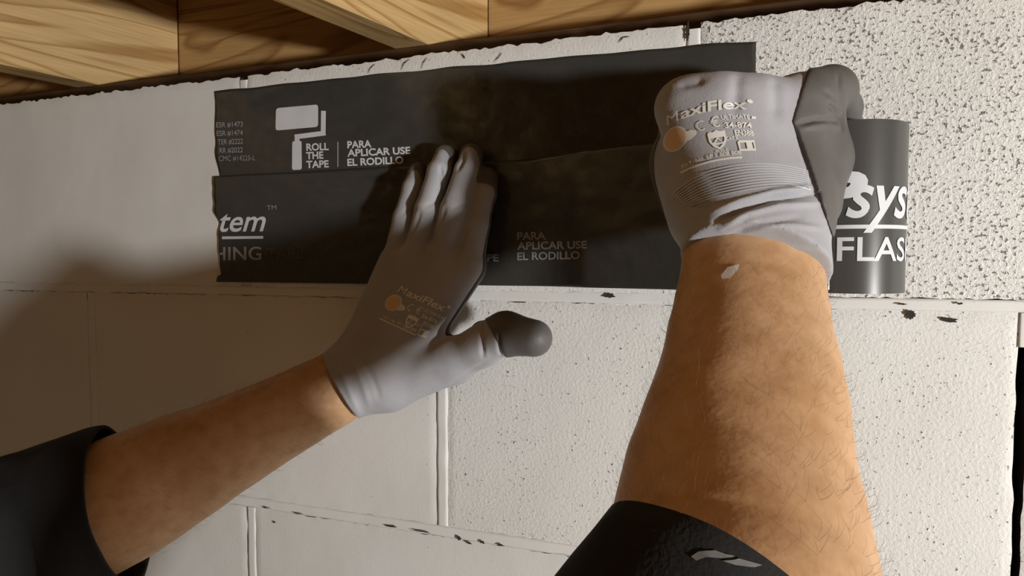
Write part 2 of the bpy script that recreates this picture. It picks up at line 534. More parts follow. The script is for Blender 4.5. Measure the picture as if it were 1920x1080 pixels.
ljag = lambda q: 0.0005 + 0.0025 * mnoise.noise(Vector((q * 8, 5, 0))) + 0.0008 * mnoise.noise(Vector((q * 14, 5, 3))) + (0.0048 if 0.06 < q < 0.66 else 0) * min(1, max(0, (0.66 - q) / 0.1 + .0))
lo_strip = tape_sheet('strip', path, zb_, zb_ + 0.1008, 40, 2.0, ljag, M['film'], lo_root, 0.0008)
# the wound roll: printed outer turn, side face of windings, cardboard core
def ring_vf(r0, r1, z0, z1, n=240):
    V, Fc = [], []
    for i in range(n):
        a = 2 * math.pi * i / n
        for r, z in ((r0, z0), (r1, z0), (r1, z1), (r0, z1)):
            V.append((RC[0] + r * math.cos(a), RC[1] + r * math.sin(a), z))
    for i in range(n):
        b = (i + 1) % n
        for j in range(4):
            Fc.append((i * 4 + j, i * 4 + (j + 1) % 4, b * 4 + (j + 1) % 4, b * 4 + j))
    return V, Fc
v, f = ring_vf(RR - 0.001, RR, ROLL_ZB, ROLL_ZT)
roll_film = mesh_obj('outer_turn', v, f, M['rollfilm'], lo_root, smooth=False)
v, f = ring_vf(RR - 0.011, RR - 0.0012, ROLL_ZB + 0.0008, ROLL_ZT - 0.0008)
mesh_obj('windings', v, f, M['wind'], lo_root, smooth=False)
v, f = ring_vf(RR - 0.0145, RR - 0.0112, ROLL_ZB + 0.0002, ROLL_ZT - 0.0002)
mesh_obj('cardboard_core', v, f, M['core'], lo_root, smooth=False)

# ------------------------------------------------------------------ print
def text_vf(s, shear=0.0, bold=0.0):
    cu = bpy.data.curves.new('t', 'FONT'); cu.body = s; cu.size = 1.0; cu.shear = shear
    cu.offset = 0.0 if 'M' in s else bold
    cu.resolution_u = 4
    o = bpy.data.objects.new('t', cu); COL.objects.link(o)
    dg = bpy.context.evaluated_depsgraph_get(); dg.update()
    me = bpy.data.meshes.new_from_object(o.evaluated_get(dg))
    V = np.array([v.co[:2] for v in me.vertices]); Fc = [tuple(p.vertices) for p in me.polygons]
    bpy.data.objects.remove(o); bpy.data.curves.remove(cu); bpy.data.meshes.remove(me)
    return V, Fc
_cap = None
def refine(V, Fc, maxlen):
    bm = bmesh.new()
    vs = [bm.verts.new((x, y, 0)) for x, y in V]
    for f in Fc:
        try: bm.faces.new([vs[i] for i in f])
        except ValueError: pass
    A = np.asarray(V, float)
    for ax in (0, 1):                          # slice into cells small enough to follow a curved surface
        no = (1, 0, 0) if ax == 0 else (0, 1, 0)
        lo_, hi_ = A[:, ax].min(), A[:, ax].max()
        for k in range(1, int((hi_ - lo_) / maxlen) + 1):
            q = lo_ + k * maxlen * 0.9997
            if q >= hi_: break
            co = (q, 0, 0) if ax == 0 else (0, q, 0)
            bmesh.ops.bisect_plane(bm, geom=bm.verts[:] + bm.edges[:] + bm.faces[:], plane_co=co, plane_no=no, dist=1e-7)
    bmesh.ops.triangulate(bm, faces=bm.faces[:])
    bm.verts.index_update()
    V = np.array([v.co[:2] for v in bm.verts]); Fc = [tuple(v.index for v in f.verts) for f in bm.faces]
    bm.free()
    return V, Fc
CV = Vector(C)
def lay(name, Vpx, Fc, bvh, off, mat, parent, maxlen=7.0):
    """Lay flat artwork onto the surface it is printed on."""
    Vpx, Fc = refine(np.asarray(Vpx, float), Fc, maxlen)
    out, ok = [], []
    for x, y in Vpx:
        dr = Vector(ray(x, y)).normalized()
        h, n, _, _ = bvh.ray_cast(CV, dr)
        if h is None: out.append((0, 0, 0)); ok.append(False); continue
        if n.dot(dr) > 0: n = -n
        out.append(tuple(h + n * off)); ok.append(True)
    Fc = [f for f in Fc if all(ok[i] for i in f) and max((Vector(out[f[0]]) - Vector(out[f[1]])).length, (Vector(out[f[0]]) - Vector(out[f[2]])).length) < 0.012]
    used = sorted({i for f in Fc for i in f}); mp = {u: i for i, u in enumerate(used)}
    if not used: return None
    # face the viewer
    V3 = [out[u] for u in used]
    F3 = []
    for f in Fc:
        a, b, c = (Vector(out[i]) for i in f)
        g = tuple(mp[i] for i in f)
        if (b - a).cross(c - a).dot(a - CV) > 0: g = g[::-1]
        F3.append(g)
    return mesh_obj(name, V3, F3, mat, parent)
def letters(s, p0, p1, cap, bvh, mat, parent, shear=0.0, bold=0.012, off=0.0004, name='lettering', lean=None, maxlen=7.0):
    """Text whose baseline runs p0 -> p1 with capitals `cap` high, laid onto a surface."""
    V, Fc = text_vf(s, shear, bold)
    V = V.copy()
    x0, x1 = V[:, 0].min(), V[:, 0].max()
    p0 = np.array(p0, float); p1 = np.array(p1, float)
    ax = p1 - p0
    upv = np.array([ax[1], -ax[0]]) / np.linalg.norm(ax) * cap if lean is None else np.array(lean, float)
    u = (V[:, 0] - x0) / (x1 - x0); vv = V[:, 1] / 0.73
    px = p0[None] + u[:, None] * ax[None] + vv[:, None] * upv[None]
    return lay(name, px, Fc, bvh, off, mat, parent, maxlen)
def poly(name, pts, bvh, mat, parent, off=0.0004, maxlen=7.0):
    return lay(name, pts, [tuple(range(len(pts)))], bvh, off, mat, parent, maxlen)
def stroke(pts, w):
    """Ribbon of width w along a pixel polyline -> V, F."""
    pts = [np.array(p, float) for p in pts]
    V, Fc = [], []
    for i, p in enumerate(pts):
        t = pts[min(i + 1, len(pts) - 1)] - pts[max(i - 1, 0)]
        n = np.array([-t[1], t[0]]) / max(np.linalg.norm(t), 1e-6) * w / 2
        V += [p + n, p - n]
    for i in range(len(pts) - 1): Fc.append((2 * i, 2 * i + 1, 2 * i + 3, 2 * i + 2))
    return V, Fc
def rrect(c4, r, n=5):
    """Rounded quad from four corner pixels."""
    out = []; c4 = [np.array(c, float) for c in c4]
    for i in range(4):
        p, a, b = c4[i], c4[i - 1], c4[(i + 1) % 4]
        da = (a - p) / np.linalg.norm(a - p) * r; db = (b - p) / np.linalg.norm(b - p) * r
        for k in range(n + 1):
            t = k / n
            out.append((1 - t) ** 2 * (p + da) + 2 * t * (1 - t) * p + t * t * (p + db))
    return out

bU, bL, bR = bvh_of(up_strip), bvh_of(lo_strip), bvh_of(roll_film)
ic = empty('roller_icon', up_root.location); ic.location = up_root.location.copy(); adopt(ic, up_root)
bpy.data.objects.remove(ic)
icon = lay('roller_icon', *(lambda a: (a, [tuple(range(len(a)))]))(rrect([(518, 203), (597, 196), (597, 238), (517, 245)], 6)), bU, 0.0004, M['white'], up_root)
V1, F1 = stroke([(607, 208), (606.5, 252)], 9)
lay('roller_arm', V1, F1, bU, 0.0004, M['white'], icon)
V1, F1 = stroke([(611, 249.5), (553, 257)], 9); lay('roller_arm', V1, F1, bU, 0.0004, M['white'], icon)
V1, F1 = stroke([(557.5, 254), (557.5, 268)], 9); lay('roller_arm', V1, F1, bU, 0.0004, M['white'], icon)
lay('roller_grip', rrect([(548.5, 265), (566, 264), (566.5, 318), (548, 319)], 4), [tuple(range(24))], bU, 0.0004, M['white'], icon)
for s, y, x1 in (('ROLL', 282.5, 617), ('THE', 298.5, 607), ('TAPE', 315, 617)):
    letters(s, (575, y), (x1, y - 1.5), 13.5, bU, M['white'], up_root, bold=0.03)
V1, F1 = stroke([(634, 266), (634, 313)], 2.5); lay('divider_line', V1, F1, bU, 0.0004, M['grey'], up_root)
for s, y, x1 in (('PARA', 278, 697), ('APLICAR USE', 293.5, 770), ('EL RODILLO', 311, 757)):
    letters(s, (652, y), (x1, y - (x1 - 652) * 0.045), 13.5, bU, M['white'], up_root, bold=0.03)
for s, x0, y, x1 in (('ESR #1473', 406, 239, 456), ('ESR #1474', 407, 255, 456), ('TER #2222', 409, 271, 456), ('RR #2022', 412, 287, 456), ('CMC #14225-L', 411, 302, 479)):
    letters(s, (x0, y), (x1, y - 1.5), 10, bU, M['grey'], up_root, bold=0.012)
letters('system', (342, 435), (499, 433), 44, bL, M['white'], lo_root, shear=0.30, bold=0.012, lean=(0, -42))
letters('TM', (501, 394), (519, 393), 9, bL, M['grey'], lo_root, bold=0.0)
V1, F1 = stroke([(410, 446), (494, 445)], 5); lay('underline', V1, F1, bL, 0.0004, M['white'], lo_root)
letters('FLASHING', (322, 489), (491, 487), 26, bL, M['grey'], lo_root, bold=0.012)
letters('TAPE', (502, 487), (570, 485), 24, bL, M['faint'], lo_root, bold=0.0)
letters('SCAN FOR', (688, 402), (738, 401), 9, bL, M['faint'], lo_root, bold=0.0)
letters('INFO', (690, 416), (712, 415), 9, bL, M['faint'], lo_root, bold=0.0)
for s, y, x1 in (('PARA', 449.5, 1024), ('APLICAR USE', 468, 1101), ('EL RODILLO', 487.5, 1088)):
    letters(s, (970, y), (x1, y - (x1 - 970) * 0.02), 14.5, bL, M['grey'], lo_root, bold=0.026)
letters('TAPE', (884, 490), (935, 490), 14, bL, M['grey'], lo_root, bold=0.02)
# lettering wound round the roll, set out by arc length from the side facing the room
a0 = math.atan2(view[1], view[0])
def on_roll(s, u0, z0, width, cap, mat, shear=0.0, bold=0.012):
    V, Fc = text_vf(s, shear, bold) if isinstance(s, str) else s
    V = np.array(V); x0, x1 = V[:, 0].min(), V[:, 0].max()
    V2 = np.stack([(V[:, 0] - x0) / (x1 - x0) * width, V[:, 1] / 0.73 * cap], 1)
    V2, Fc = refine(V2, Fc, 0.004)
    out = []
    for x, z in V2:
        a = a0 + (u0 + x) / RR
        out.append((RC[0] + (RR + 0.0004) * math.cos(a), RC[1] + (RR + 0.0004) * math.sin(a), ROLL_ZB + z0 + z))
    return mesh_obj('lettering', out, Fc, mat, lo_root)
on_roll('ZIP', -0.0555, 0.0470, 0.068, 0.0225, M['white'], 0.22, 0.06)
on_roll('system', 0.0015, 0.0440, 0.094, 0.0275, M['white'], 0.30, 0.014)
on_roll(([(0, 0), (1, 0), (1, .73), (0, .73)], [(0, 1, 2, 3)]), -0.05, 0.0372, 0.130, 0.0022, M['white'])
on_roll('FLASHING TAPE', -0.0025, 0.0190, 0.155, 0.0140, M['white'], 0.0, 0.012)

# ------------------------------------------------------------------ signed-distance hands
def cap_sdf(p, a, b, r1, r2):
    a = np.asarray(a, np.float32); b = np.asarray(b, np.float32)
    ba = b - a
    h = np.clip(((p - a) @ ba) / (ba @ ba), 0, 1)
    d = p - a - h[..., None] * ba
    return np.sqrt((d * d).sum(-1)) - (r1 + (r2 - r1) * h)
def smin(a, b, k):
    h = np.clip(0.5 + 0.5 * (b - a) / k, 0, 1)
    return b + (a - b) * h - k * h * (1 - h)
def surface_nets(D, org, st):
    """Naive surface nets of the zero level of D."""
    s = D < 0
    nx, ny, nz = D.shape
    cs = np.zeros((nx - 1, ny - 1, nz - 1), np.int32)
    for i in (0, 1):
        for j in (0, 1):
            for k in (0, 1): cs += s[i:nx - 1 + i, j:ny - 1 + j, k:nz - 1 + k]
    act = (cs > 0) & (cs < 8)
    ids = -np.ones(act.shape, np.int64); ids[act] = np.arange(act.sum())
    I = np.argwhere(act)
    acc = np.zeros((len(I), 3)); cnt = np.zeros(len(I))
    cor = [(i, j, k) for i in (0, 1) for j in (0, 1) for k in (0, 1)]
    for a in cor:
        for ax in range(3):
            if a[ax]: continue
            b = list(a); b[ax] = 1
            da = D[I[:, 0] + a[0], I[:, 1] + a[1], I[:, 2] + a[2]]; db = D[I[:, 0] + b[0], I[:, 1] + b[1], I[:, 2] + b[2]]
            m = (da < 0) != (db < 0)
            t = np.where(m, da / np.where(da - db == 0, 1, da - db), 0)
            pt = np.tile(np.array(a, float), (len(I), 1)); pt[:, ax] += t
            acc[m] += pt[m]; cnt[m] += 1
    V = org + (I + acc / cnt[:, None]) * st
    Fc = []
    for ax in range(3):
        sl0 = [slice(1, -1)] * 3; sl1 = [slice(1, -1)] * 3
        sl0[ax] = slice(0, -1); sl1[ax] = slice(1, None)
        A = s[tuple(sl0)]; B = s[tuple(sl1)]
        E = np.argwhere(A != B)
        off = [1, 1, 1]; off[ax] = 0
        E0 = E + off
        u, w = [(1, 2), (2, 0), (0, 1)][ax]
        def g(du, dw):
            q = E0.copy(); q[:, u] -= du; q[:, w] -= dw
            return ids[q[:, 0], q[:, 1], q[:, 2]]
        q = np.stack([g(1, 1), g(0, 1), g(0, 0), g(1, 0)], 1)
        flip = ~A[tuple(E.T)]
        q[flip] = q[flip][:, ::-1]
        Fc.append(q)
    Fc = np.concatenate(Fc)
    return V, Fc[(Fc >= 0).all(1)]
def relax(V, Fc, it=2, lam=0.5):
    E = np.concatenate([Fc[:, [0, 1]], Fc[:, [1, 2]], Fc[:, [2, 3]], Fc[:, [3, 0]]])
    for _ in range(it):
        acc = np.zeros_like(V); c = np.zeros(len(V))
        np.add.at(acc, E[:, 0], V[E[:, 1]]); np.add.at(c, E[:, 0], 1)
        np.add.at(acc, E[:, 1], V[E[:, 0]]); np.add.at(c, E[:, 1], 1)
        V = V + lam * (acc / c[:, None] - V)
    return V
def vnormals(V, Fc):
    n = np.cross(V[Fc[:, 2]] - V[Fc[:, 0]], V[Fc[:, 3]] - V[Fc[:, 1]])
    N = np.zeros_like(V)
    for j in range(4): np.add.at(N, Fc[:, j], n)
    return N / (np.linalg.norm(N, axis=1)[:, None] + 1e-12)
def creases(V, Fc, lst):
    """Folds pressed into (depth > 0) or raised from (depth < 0) the side seen from the room."""
    N = vnormals(V, Fc)
    x, y, Z = to_px(V)
    vd = V - C; vd = vd / np.linalg.norm(vd, axis=1)[:, None]
    facing = np.clip(-(N * vd).sum(1) * 2.0, 0, 1)
    disp = np.zeros(len(V))
    for pts, w, dep in lst:
        best = np.full(len(V), 1e9)
        tpos = np.zeros(len(V))
        pts = [np.array(p, float) for p in pts]
        for si, (a, b) in enumerate(zip(pts[:-1], pts[1:])):
            ba = b - a
            h = np.clip(((x - a[0]) * ba[0] + (y - a[1]) * ba[1]) / (ba @ ba), 0, 1)
            dd = np.hypot(x - a[0] - h * ba[0], y - a[1] - h * ba[1])
            m = dd < best
            best[m] = dd[m]; tpos[m] = ((si + h) / (len(pts) - 1))[m]
        disp += dep * np.exp(-(best / w) ** 2) * np.clip(4 * tpos * (1 - tpos) + 0.35, 0, 1)
    return V - N * (disp * facing)[:, None]
def sdf_grid(pts, pad, st):
    pts = np.array(pts)
    lo = pts.min(0) - pad; hi = pts.max(0) + pad
    n = np.ceil((hi - lo) / st).astype(int) + 1
    ax = [lo[i] + np.arange(n[i]) * st for i in range(3)]
    G = np.stack(np.meshgrid(*ax, indexing='ij'), -1).astype(np.float32)
    return G, lo

person = None
# ---- the body: forearms, upper arms and shoulders as one continuous skin
def loft(name, rings, mat, nseg=40, parent=None, cap=True, wob=None):
    """rings: (centre, ra, rb, ref) with ref the direction of the ra axis."""
    V, Fc = [], []
    cs = [np.array(r[0]) for r in rings]; n = len(rings); prev = None
    for i, (c0, ra, rb, ref) in enumerate(rings):
        t = cs[min(i + 1, n - 1)] - cs[max(i - 1, 0)]; t = t / np.linalg.norm(t)
        a = np.array(ref, float) - t * np.dot(ref, t); a /= np.linalg.norm(a)
        if prev is not None and np.dot(a, prev) < 0: a = -a
        prev = a
        b = np.cross(t, a)
        for k in range(nseg):
            th = 2 * math.pi * k / nseg
            p = cs[i] + a * ra * math.cos(th) + b * rb * math.sin(th)
            if wob:
                dirv = (a * math.cos(th) + b * math.sin(th))
                p = p + dirv * wob(p, i / (n - 1), th)
            V.append(p)
    for i in range(n - 1):
        for k in range(nseg):
            q = (i * nseg + k, i * nseg + (k + 1) % nseg, (i + 1) * nseg + (k + 1) % nseg, (i + 1) * nseg + k)
            Fc.append(q)
    if cap:
        Fc.append(tuple(range(nseg - 1, -1, -1))); Fc.append(tuple((n - 1) * nseg + k for k in range(nseg)))
    return mesh_obj(name, V, Fc, mat, parent)
def smooth_rings(keys, per=7):
    """Catmull-Rom through the key rings."""
    out = []
    K = [np.concatenate([np.array(k[0]), [k[1], k[2]], np.array(k[3])]) for k in keys]
    for i in range(len(K) - 1):
        p0, p1, p2, p3 = K[max(i - 1, 0)], K[i], K[i + 1], K[min(i + 2, len(K) - 1)]
        for j in range(per):
            t = j / per
            q = 0.5 * ((2 * p1) + (p2 - p0) * t + (2 * p0 - 5 * p1 + 4 * p2 - p3) * t * t + (3 * p1 - p0 - 3 * p2 + p3) * t ** 3)
            out.append((q[:3], q[3], q[4], q[5:]))
    k = K[-1]; out.append((k[:3], k[3], k[4], k[5:]))
    return out
LREF = -UP * 0.88 + RT * (-0.42)              # across the left forearm as seen
L_WR, L_EL = P(640, 722, 0.505), CAMP(-0.347, -0.176, 0.38)
R_WR, R_EL = PR(1412, 470, 0.318), CAMP(0.052, -0.178, 0.150)
L_SH, R_SH = CAMP(-0.36, -0.46, 0.14), CAMP(-0.01, -0.49, 0.10)
keysL = [(P(735, 640, 0.505), 0.016, 0.012, LREF), (P(690, 688, 0.508), 0.024, 0.018, LREF), (P(640, 722, 0.505), 0.0295, 0.022, LREF),
         (P(540, 776, 0.497), 0.0325, 0.026, LREF), (P(430, 832, 0.482), 0.0365, 0.032, LREF), (P(330, 884, 0.470), 0.0435, 0.038, LREF),
         (P(240, 930, 0.456), 0.0470, 0.042, LREF), (P(120, 990, 0.440), 0.0475, 0.044, LREF), (P(0, 1040, 0.42), 0.046, 0.043, LREF),
         (L_EL, 0.043, 0.043, LREF), (L_EL * .6 + L_SH * .4, 0.047, 0.047, RT), (L_SH, 0.055, 0.055, RT)]
keysR = [(R_SH, 0.055, 0.055, RT), (R_EL * .55 + R_SH * .45, 0.048, 0.048, RT), (R_EL, 0.044, 0.044, RT),
         (PR(1366, 1290, 0.205), 0.0388, 0.0314, RT), (PR(1385, 1080, 0.228), 0.0428, 0.0331, RT), (PR(1385, 950, 0.246), 0.0436, 0.0331, RT),
         (PR(1392, 830, 0.262), 0.0413, 0.0313, RT), (PR(1402, 700, 0.281), 0.0387, 0.0283, RT), (PR(1408, 580, 0.300), 0.0366, 0.0244, RT),
         (PR(1411, 480, 0.316), 0.0361, 0.0223, RT), (PR(1415, 400, 0.326), 0.0320, 0.0196, RT), (PR(1415, 320, 0.330), 0.0239, 0.0127, RT)]
chest = [(CAMP(-0.25, -0.52, 0.10), 0.07, 0.09, UP), (CAMP(-0.12, -0.52, 0.09), 0.07, 0.09, UP)]
def muscle(p, t, th):
    return 0.0016 * mnoise.noise(Vector(p) * 22) + 0.0007 * mnoise.noise(Vector(p) * 60)
person = loft('person', smooth_rings(keysL + chest + keysR, 8), M['skin'], 48, None, True, muscle)
tag(person, 'person seen as two bare forearms in grey work gloves and black rolled sleeves', 'person')

# ---- sleeves (one shirt over both arms and shoulders)
def cloth_wob(p, t, th):
    v = Vector(p)
    return 0.0045 * mnoise.noise(v * 15) + 0.0022 * mnoise.noise(v * 42)
kS = [(P(226, 948, 0.452), 0.0560, 0.051, LREF * 1.0), (P(170, 965, 0.447), 0.059, 0.054, LREF), (P(80, 1000, 0.436), 0.0575, 0.055, LREF),
      (P(-40, 1040, 0.418), 0.055, 0.054, LREF), (L_EL + UP * -.002, 0.053, 0.053, LREF), (L_EL * .6 + L_SH * .4, 0.058, 0.058, RT), (L_SH, 0.070, 0.070, RT),
      (CAMP(-0.25, -0.52, 0.10), 0.085, 0.105, UP), (CAMP(-0.12, -0.52, 0.09), 0.085, 0.105, UP),
      (R_SH, 0.070, 0.070, RT), (R_EL * .55 + R_SH * .45, 0.060, 0.060, RT), (R_EL, 0.056, 0.056, RT)]
sr = smooth_rings(kS, 8)
shirt = loft('shirt', sr, M['cloth'], 56, person, False, cloth_wob)
# right sleeve end, its hem running slantwise across the forearm
V, Fc = [], []
nseg = 64
Lh, Rh, Fh = P(1148, 1030, 0.214), P(1680, 1350, 0.190), P(1362, 1008, 0.160)
cen = (Lh + Rh) / 2
stations = []
ax_a = (Rh - Lh) / 2
ax_b = Fh - cen
cam_n = np.cross(ax_a, ax_b); cam_n /= np.linalg.norm(cam_n)
nst = 26
end_c = R_EL + (R_SH - R_EL) * 0.25
ea, eb = RT * 0.060, np.cross((R_SH - R_EL) / np.linalg.norm(R_SH - R_EL), RT) * 0.058
if np.dot(eb, ax_b) < 0: eb = -eb
for i in range(nst + 1):
    t = i / nst
    c0 = cen + (R_EL - cen) * min(1, t * 1.4) if t < .7143 else R_EL + (end_c - R_EL) * (t - .7143) / .2857
    k = min(1, t * 2.0); k = k * k * (3 - 2 * k)
    a = ax_a * (1 - k) + ea * k; b = ax_b * (1 - k) + eb * k
    fl = 1 + 0.05 * math.sin(math.pi * min(1, t * 2))
    for j in range(nseg):
        th = 2 * math.pi * j / nseg
        p = c0 + (a * math.cos(th) + b * math.sin(th)) * fl
        p = p - RT * 0.022 * max(0, -math.cos(th)) * math.sin(math.pi * min(1, t * 1.6)) + RT * 0.012 * max(0, math.cos(th)) * math.sin(math.pi * t) ** 0.5
        dv = (a * math.cos(th) + b * math.sin(th)); dv = dv / np.linalg.norm(dv)
        V.append(p + dv * cloth_wob(p, t, th) * 0.8)
for i in range(nst):
    for j in range(nseg):
        Fc.append((i * nseg + j, i * nseg + (j + 1) % nseg, (i + 1) * nseg + (j + 1) % nseg, (i + 1) * nseg + j))
rs = mesh_obj('rolled_sleeve', V, Fc, M['cloth'], shirt)
for o in (shirt, rs):
    md = o.modifiers.new('thick', 'SOLIDIFY'); md.thickness = 0.0022; md.offset = 0
bS = bvh_of(rs)
bP = bvh_of(person)
for pts in ([(1296, 1046), (1310, 1037), (1338, 1034), (1372, 1046), (1350, 1049), (1325, 1047), (1306, 1054)], [(1352, 1054), (1380, 1050), (1422, 1062), (1408, 1066), (1372, 1061)]):
    poly('paint_smear', pts, bS, M['greypaint'], shirt, 0.0016)
poly('paint_fleck', [(1352, 518), (1364, 503), (1386, 497), (1384, 506), (1370, 523), (1354, 525)], bP, M['paint'], person, 0.0006)  # small white patch on the right wrist

# ---- gloves
ST = 0.0011
def glove(name, label, groups, hem_pt, hem_dir, coat_fn, fold, extra=None, wall_clip=None):
    """groups: list of (capsules, k inside the group, k to the rest)."""
    allp = [q for caps, _, _ in groups for c_ in caps for q in c_[:2]]
    G, lo = sdf_grid(allp, 0.03, ST)
    D = None
    for caps, kin, kout in groups:
        g = None
        for a, b, r1, r2 in caps:
            d_ = cap_sdf(G, a, b, r1, r2)
            g = d_ if g is None else smin(g, d_, kin)
        D = g if D is None else smin(D, g, kout)
    D = np.maximum(D, (G - hem_pt) @ hem_dir)
    if wall_clip is not None:
        D = np.maximum(D, G[..., 1] + wall_clip)
    if extra is not None: D = extra(D, G)
    D = D.astype(np.float64)
    V, Fc = surface_nets(D, lo, ST)
    V = relax(V, Fc, 3, 0.5)
    V = creases(V, Fc, fold)
    root = mesh_obj(name, V, Fc, M['knit'], person)
    tag(root, label)
    R = coat_fn(G)
    Dc = -smin(-(D - 0.0014), -R, 0.0022).astype(np.float64)
    Vc, Fcc = surface_nets(Dc, lo, ST)
    Vc = relax(Vc, Fcc, 5, 0.5)
    Vc = creases(Vc, Fcc, fold)
    co = mesh_obj('palm_coating', Vc, Fcc, M['coat'], root)
    co['label'] = 'dark grey foam palm coating'
    return root, co

def plane_px(p, q):
    """Distance function of the plane seen as the line p -> q; positive on its right-hand (screen) side."""
    a, b = ray(*p), ray(*q)
    n = np.cross(a, b); n /= np.linalg.norm(n)
    return n
# left glove -------------------------------------------------------
def LW(px, py, off): return W(px, py, off)
pal = [(LW(672, 668, .044), LW(740, 494, .026), .0170, .0135), (LW(690, 682, .046), LW(780, 489, .029), .0185, .0142),
       (LW(706, 696, .047), LW(829, 489, .030), .0190, .0145), (LW(722, 712, .046), LW(876, 500, .027), .0185, .0140),
       (LW(632, 702, .058), LW(690, 662, .047), .0185, .0185), (LW(655, 742, .058), LW(720, 718, .047), .0185, .0190),
       (LW(645, 722, .060), LW(705, 690, .049), .0215, .0210)]
thb = [(LW(735, 722, .048), LW(850, 676, .044), .0185, .0175), (LW(850, 676, .044), LW(905, 648, .050), .0170, .0150),
       (LW(905, 648, .050), LW(950, 626, .057), .0148, .0136), (LW(950, 626, .057), LW(1001, 634, .062), .0140, .0118), (LW(905, 628, .036), LW(945, 622, .050), .0100, .0120)]
pk = [(LW(740, 494, .026), LW(758, 408, .026), .0105, .0088), (LW(758, 408, .026), LW(774, 352, .021), .0088, .0082), (LW(774, 352, .021), LW(785, 322, .013), .0082, .0068)]
rg = [(LW(780, 489, .029), LW(802, 392, .032), .0112, .0100), (LW(802, 392, .032), LW(823, 322, .024), .0098, .0092), (LW(823, 322, .024), LW(835, 292, .014), .0090, .0078)]
mdl = [(LW(829, 489, .030), LW(852, 392, .034), .0118, .0106), (LW(852, 392, .034), LW(876, 320, .025), .0104, .0098), (LW(876, 320, .025), LW(884, 291, .015), .0096, .0082)]
ixf = [(LW(876, 500, .027), LW(891, 420, .026), .0118, .0104), (LW(891, 420, .026), LW(906, 362, .020), .0100, .0092), (LW(906, 362, .020), LW(912, 335, .014), .0092, .0080)]
hemL = P(640, 724, 0.503)
hdL = (P(540, 776, 0.497) - P(690, 690, 0.51)); hdL /= np.linalg.norm(hdL)
nT = plane_px((903, 590), (948, 672))
if ray(1000, 640) @ nT < 0: nT = -nT
nH = plane_px((800, 572), (1100, 572))
if ray(1000, 640) @ nH < 0: nH = -nH
def coatL(G):
    palm = -(G[..., 1] + 0.021 + 0.016 * np.clip((1.80 - G[..., 2]) / 0.1, 0, 1))      # near the wall
    thumb = np.maximum(-((G - C) @ nT), -((G - C) @ nH))
    tip = np.sqrt(((G - LW(912, 335, .015)) ** 2).sum(-1)) - 0.0135
    return np.minimum(np.minimum(palm, thumb), tip)
foldL = [([(905, 605), (903, 640), (906, 668)], 4, 0.0022), ([(933, 622), (936, 650), (940, 668)], 3.5, 0.0022),
         ([(690, 640), (760, 668), (820, 690)], 12, -0.0007), ([(655, 668), (680, 720), (692, 760)], 7, -0.0010), ([(668, 655), (700, 712), (712, 748)], 6, 0.0008),
         ([(604, 655), (640, 700), (672, 775)], 6, -0.0012),
         ([(826, 312), (830, 335), (832, 360)], 3.5, 0.0022), ([(870, 280), (868, 300), (858, 318)], 4, 0.0030),
         ([(795, 388), (815, 380), (834, 378)], 4, 0.0008), ([(846, 392), (866, 384), (880, 384)], 4, 0.0008), ([(752, 402), (768, 394), (782, 392)], 4, 0.0008),
         ([(765, 452), (780, 420), (788, 398)], 4, 0.0015), ([(808, 458), (825, 420), (835, 390)], 4, 0.0015), ([(857, 488), (868, 450), (878, 415)], 4, 0.0015),
         ([(905, 480), (880, 560), (800, 680)], 14, -0.0006), ([(830, 735), (880, 700), (920, 675)], 6, 0.0010)]
gl, glc = glove('glove', 'grey knit left glove pressed flat on the tape',
                [(pal, .014, .006), (thb, .006, .012), (pk, .003, .0035), (rg, .003, .0035), (mdl, .003, .0035), (ixf, .003, .0035)],
                hemL, hdL, coatL, foldL, wall_clip=0.0085)
# right glove ------------------------------------------------------
palR = [(PR(1350, 385, .322), PR(1284, 202, .322), 0.0198, 0.0163), (PR(1388, 385, .318), PR(1350, 196, .314), 0.0209, 0.0158),
        (PR(1430, 385, .318), PR(1420, 198, .314), 0.0209, 0.0155), (PR(1472, 385, .322), PR(1488, 204, .321), 0.0198, 0.0163),
        (PR(1362, 590, .302), PR(1358, 380, .322), 0.0222, 0.0222), (PR(1474, 590, .302), PR(1466, 380, .322), 0.0222, 0.0222),
        (PR(1418, 590, .300), PR(1412, 380, .318), 0.0235, 0.0232),
        (PR(1305, 330, .338), PR(1330, 400, .332), 0.0206, 0.0202)]
thR = [(PR(1340, 390, .335), PR(1283, 300, .345), 0.0203, 0.0180), (PR(1283, 300, .345), PR(1285, 215, .372), 0.0163, 0.0142), (PR(1285, 215, .372), PR(1330, 190, .395), 0.0136, 0.0120)]
hyp = [(PR(1515, 225, .335), PR(1527, 300, .336), 0.0180, 0.0180), (PR(1527, 300, .336), PR(1520, 380, .330), 0.0180, 0.0145)]
f1 = [(PR(1284, 202, .322), PR(1300, 207, .362), 0.0136, 0.0125), (PR(1300, 207, .362), PR(1320, 275, .385), 0.0120, 0.0104)]
f2 = [(PR(1350, 196, .314), PR(1375, 202, .362), 0.0136, 0.0131), (PR(1375, 202, .362), PR(1392, 275, .388), 0.0120, 0.0104)]
f3 = [(PR(1420, 198, .314), PR(1465, 200, .362), 0.0136, 0.0125), (PR(1465, 200, .362), PR(1480, 270, .388), 0.0120, 0.0104)]
f4 = [(PR(1502, 190, .323), PR(1556, 172, .345), 0.0158, 0.0136), (PR(1556, 172, .345), PR(1573, 205, .362), 0.0129, 0.0114), (PR(1573, 205, .362), PR(1570, 260, .368), 0.0114, 0.0100)]
hemR = PR(1412, 505, 0.312)
hdR = PR(1402, 700, 0.281) - PR(1415, 400, 0.326); hdR /= np.linalg.norm(hdR)
nA = plane_px((1483, 225), (1548, 410)); nB = plane_px((1485, 225), (1512, 130))
if ray(1600, 300) @ nA < 0: nA = -nA
if ray(1600, 200) @ nB < 0: nB = -nB
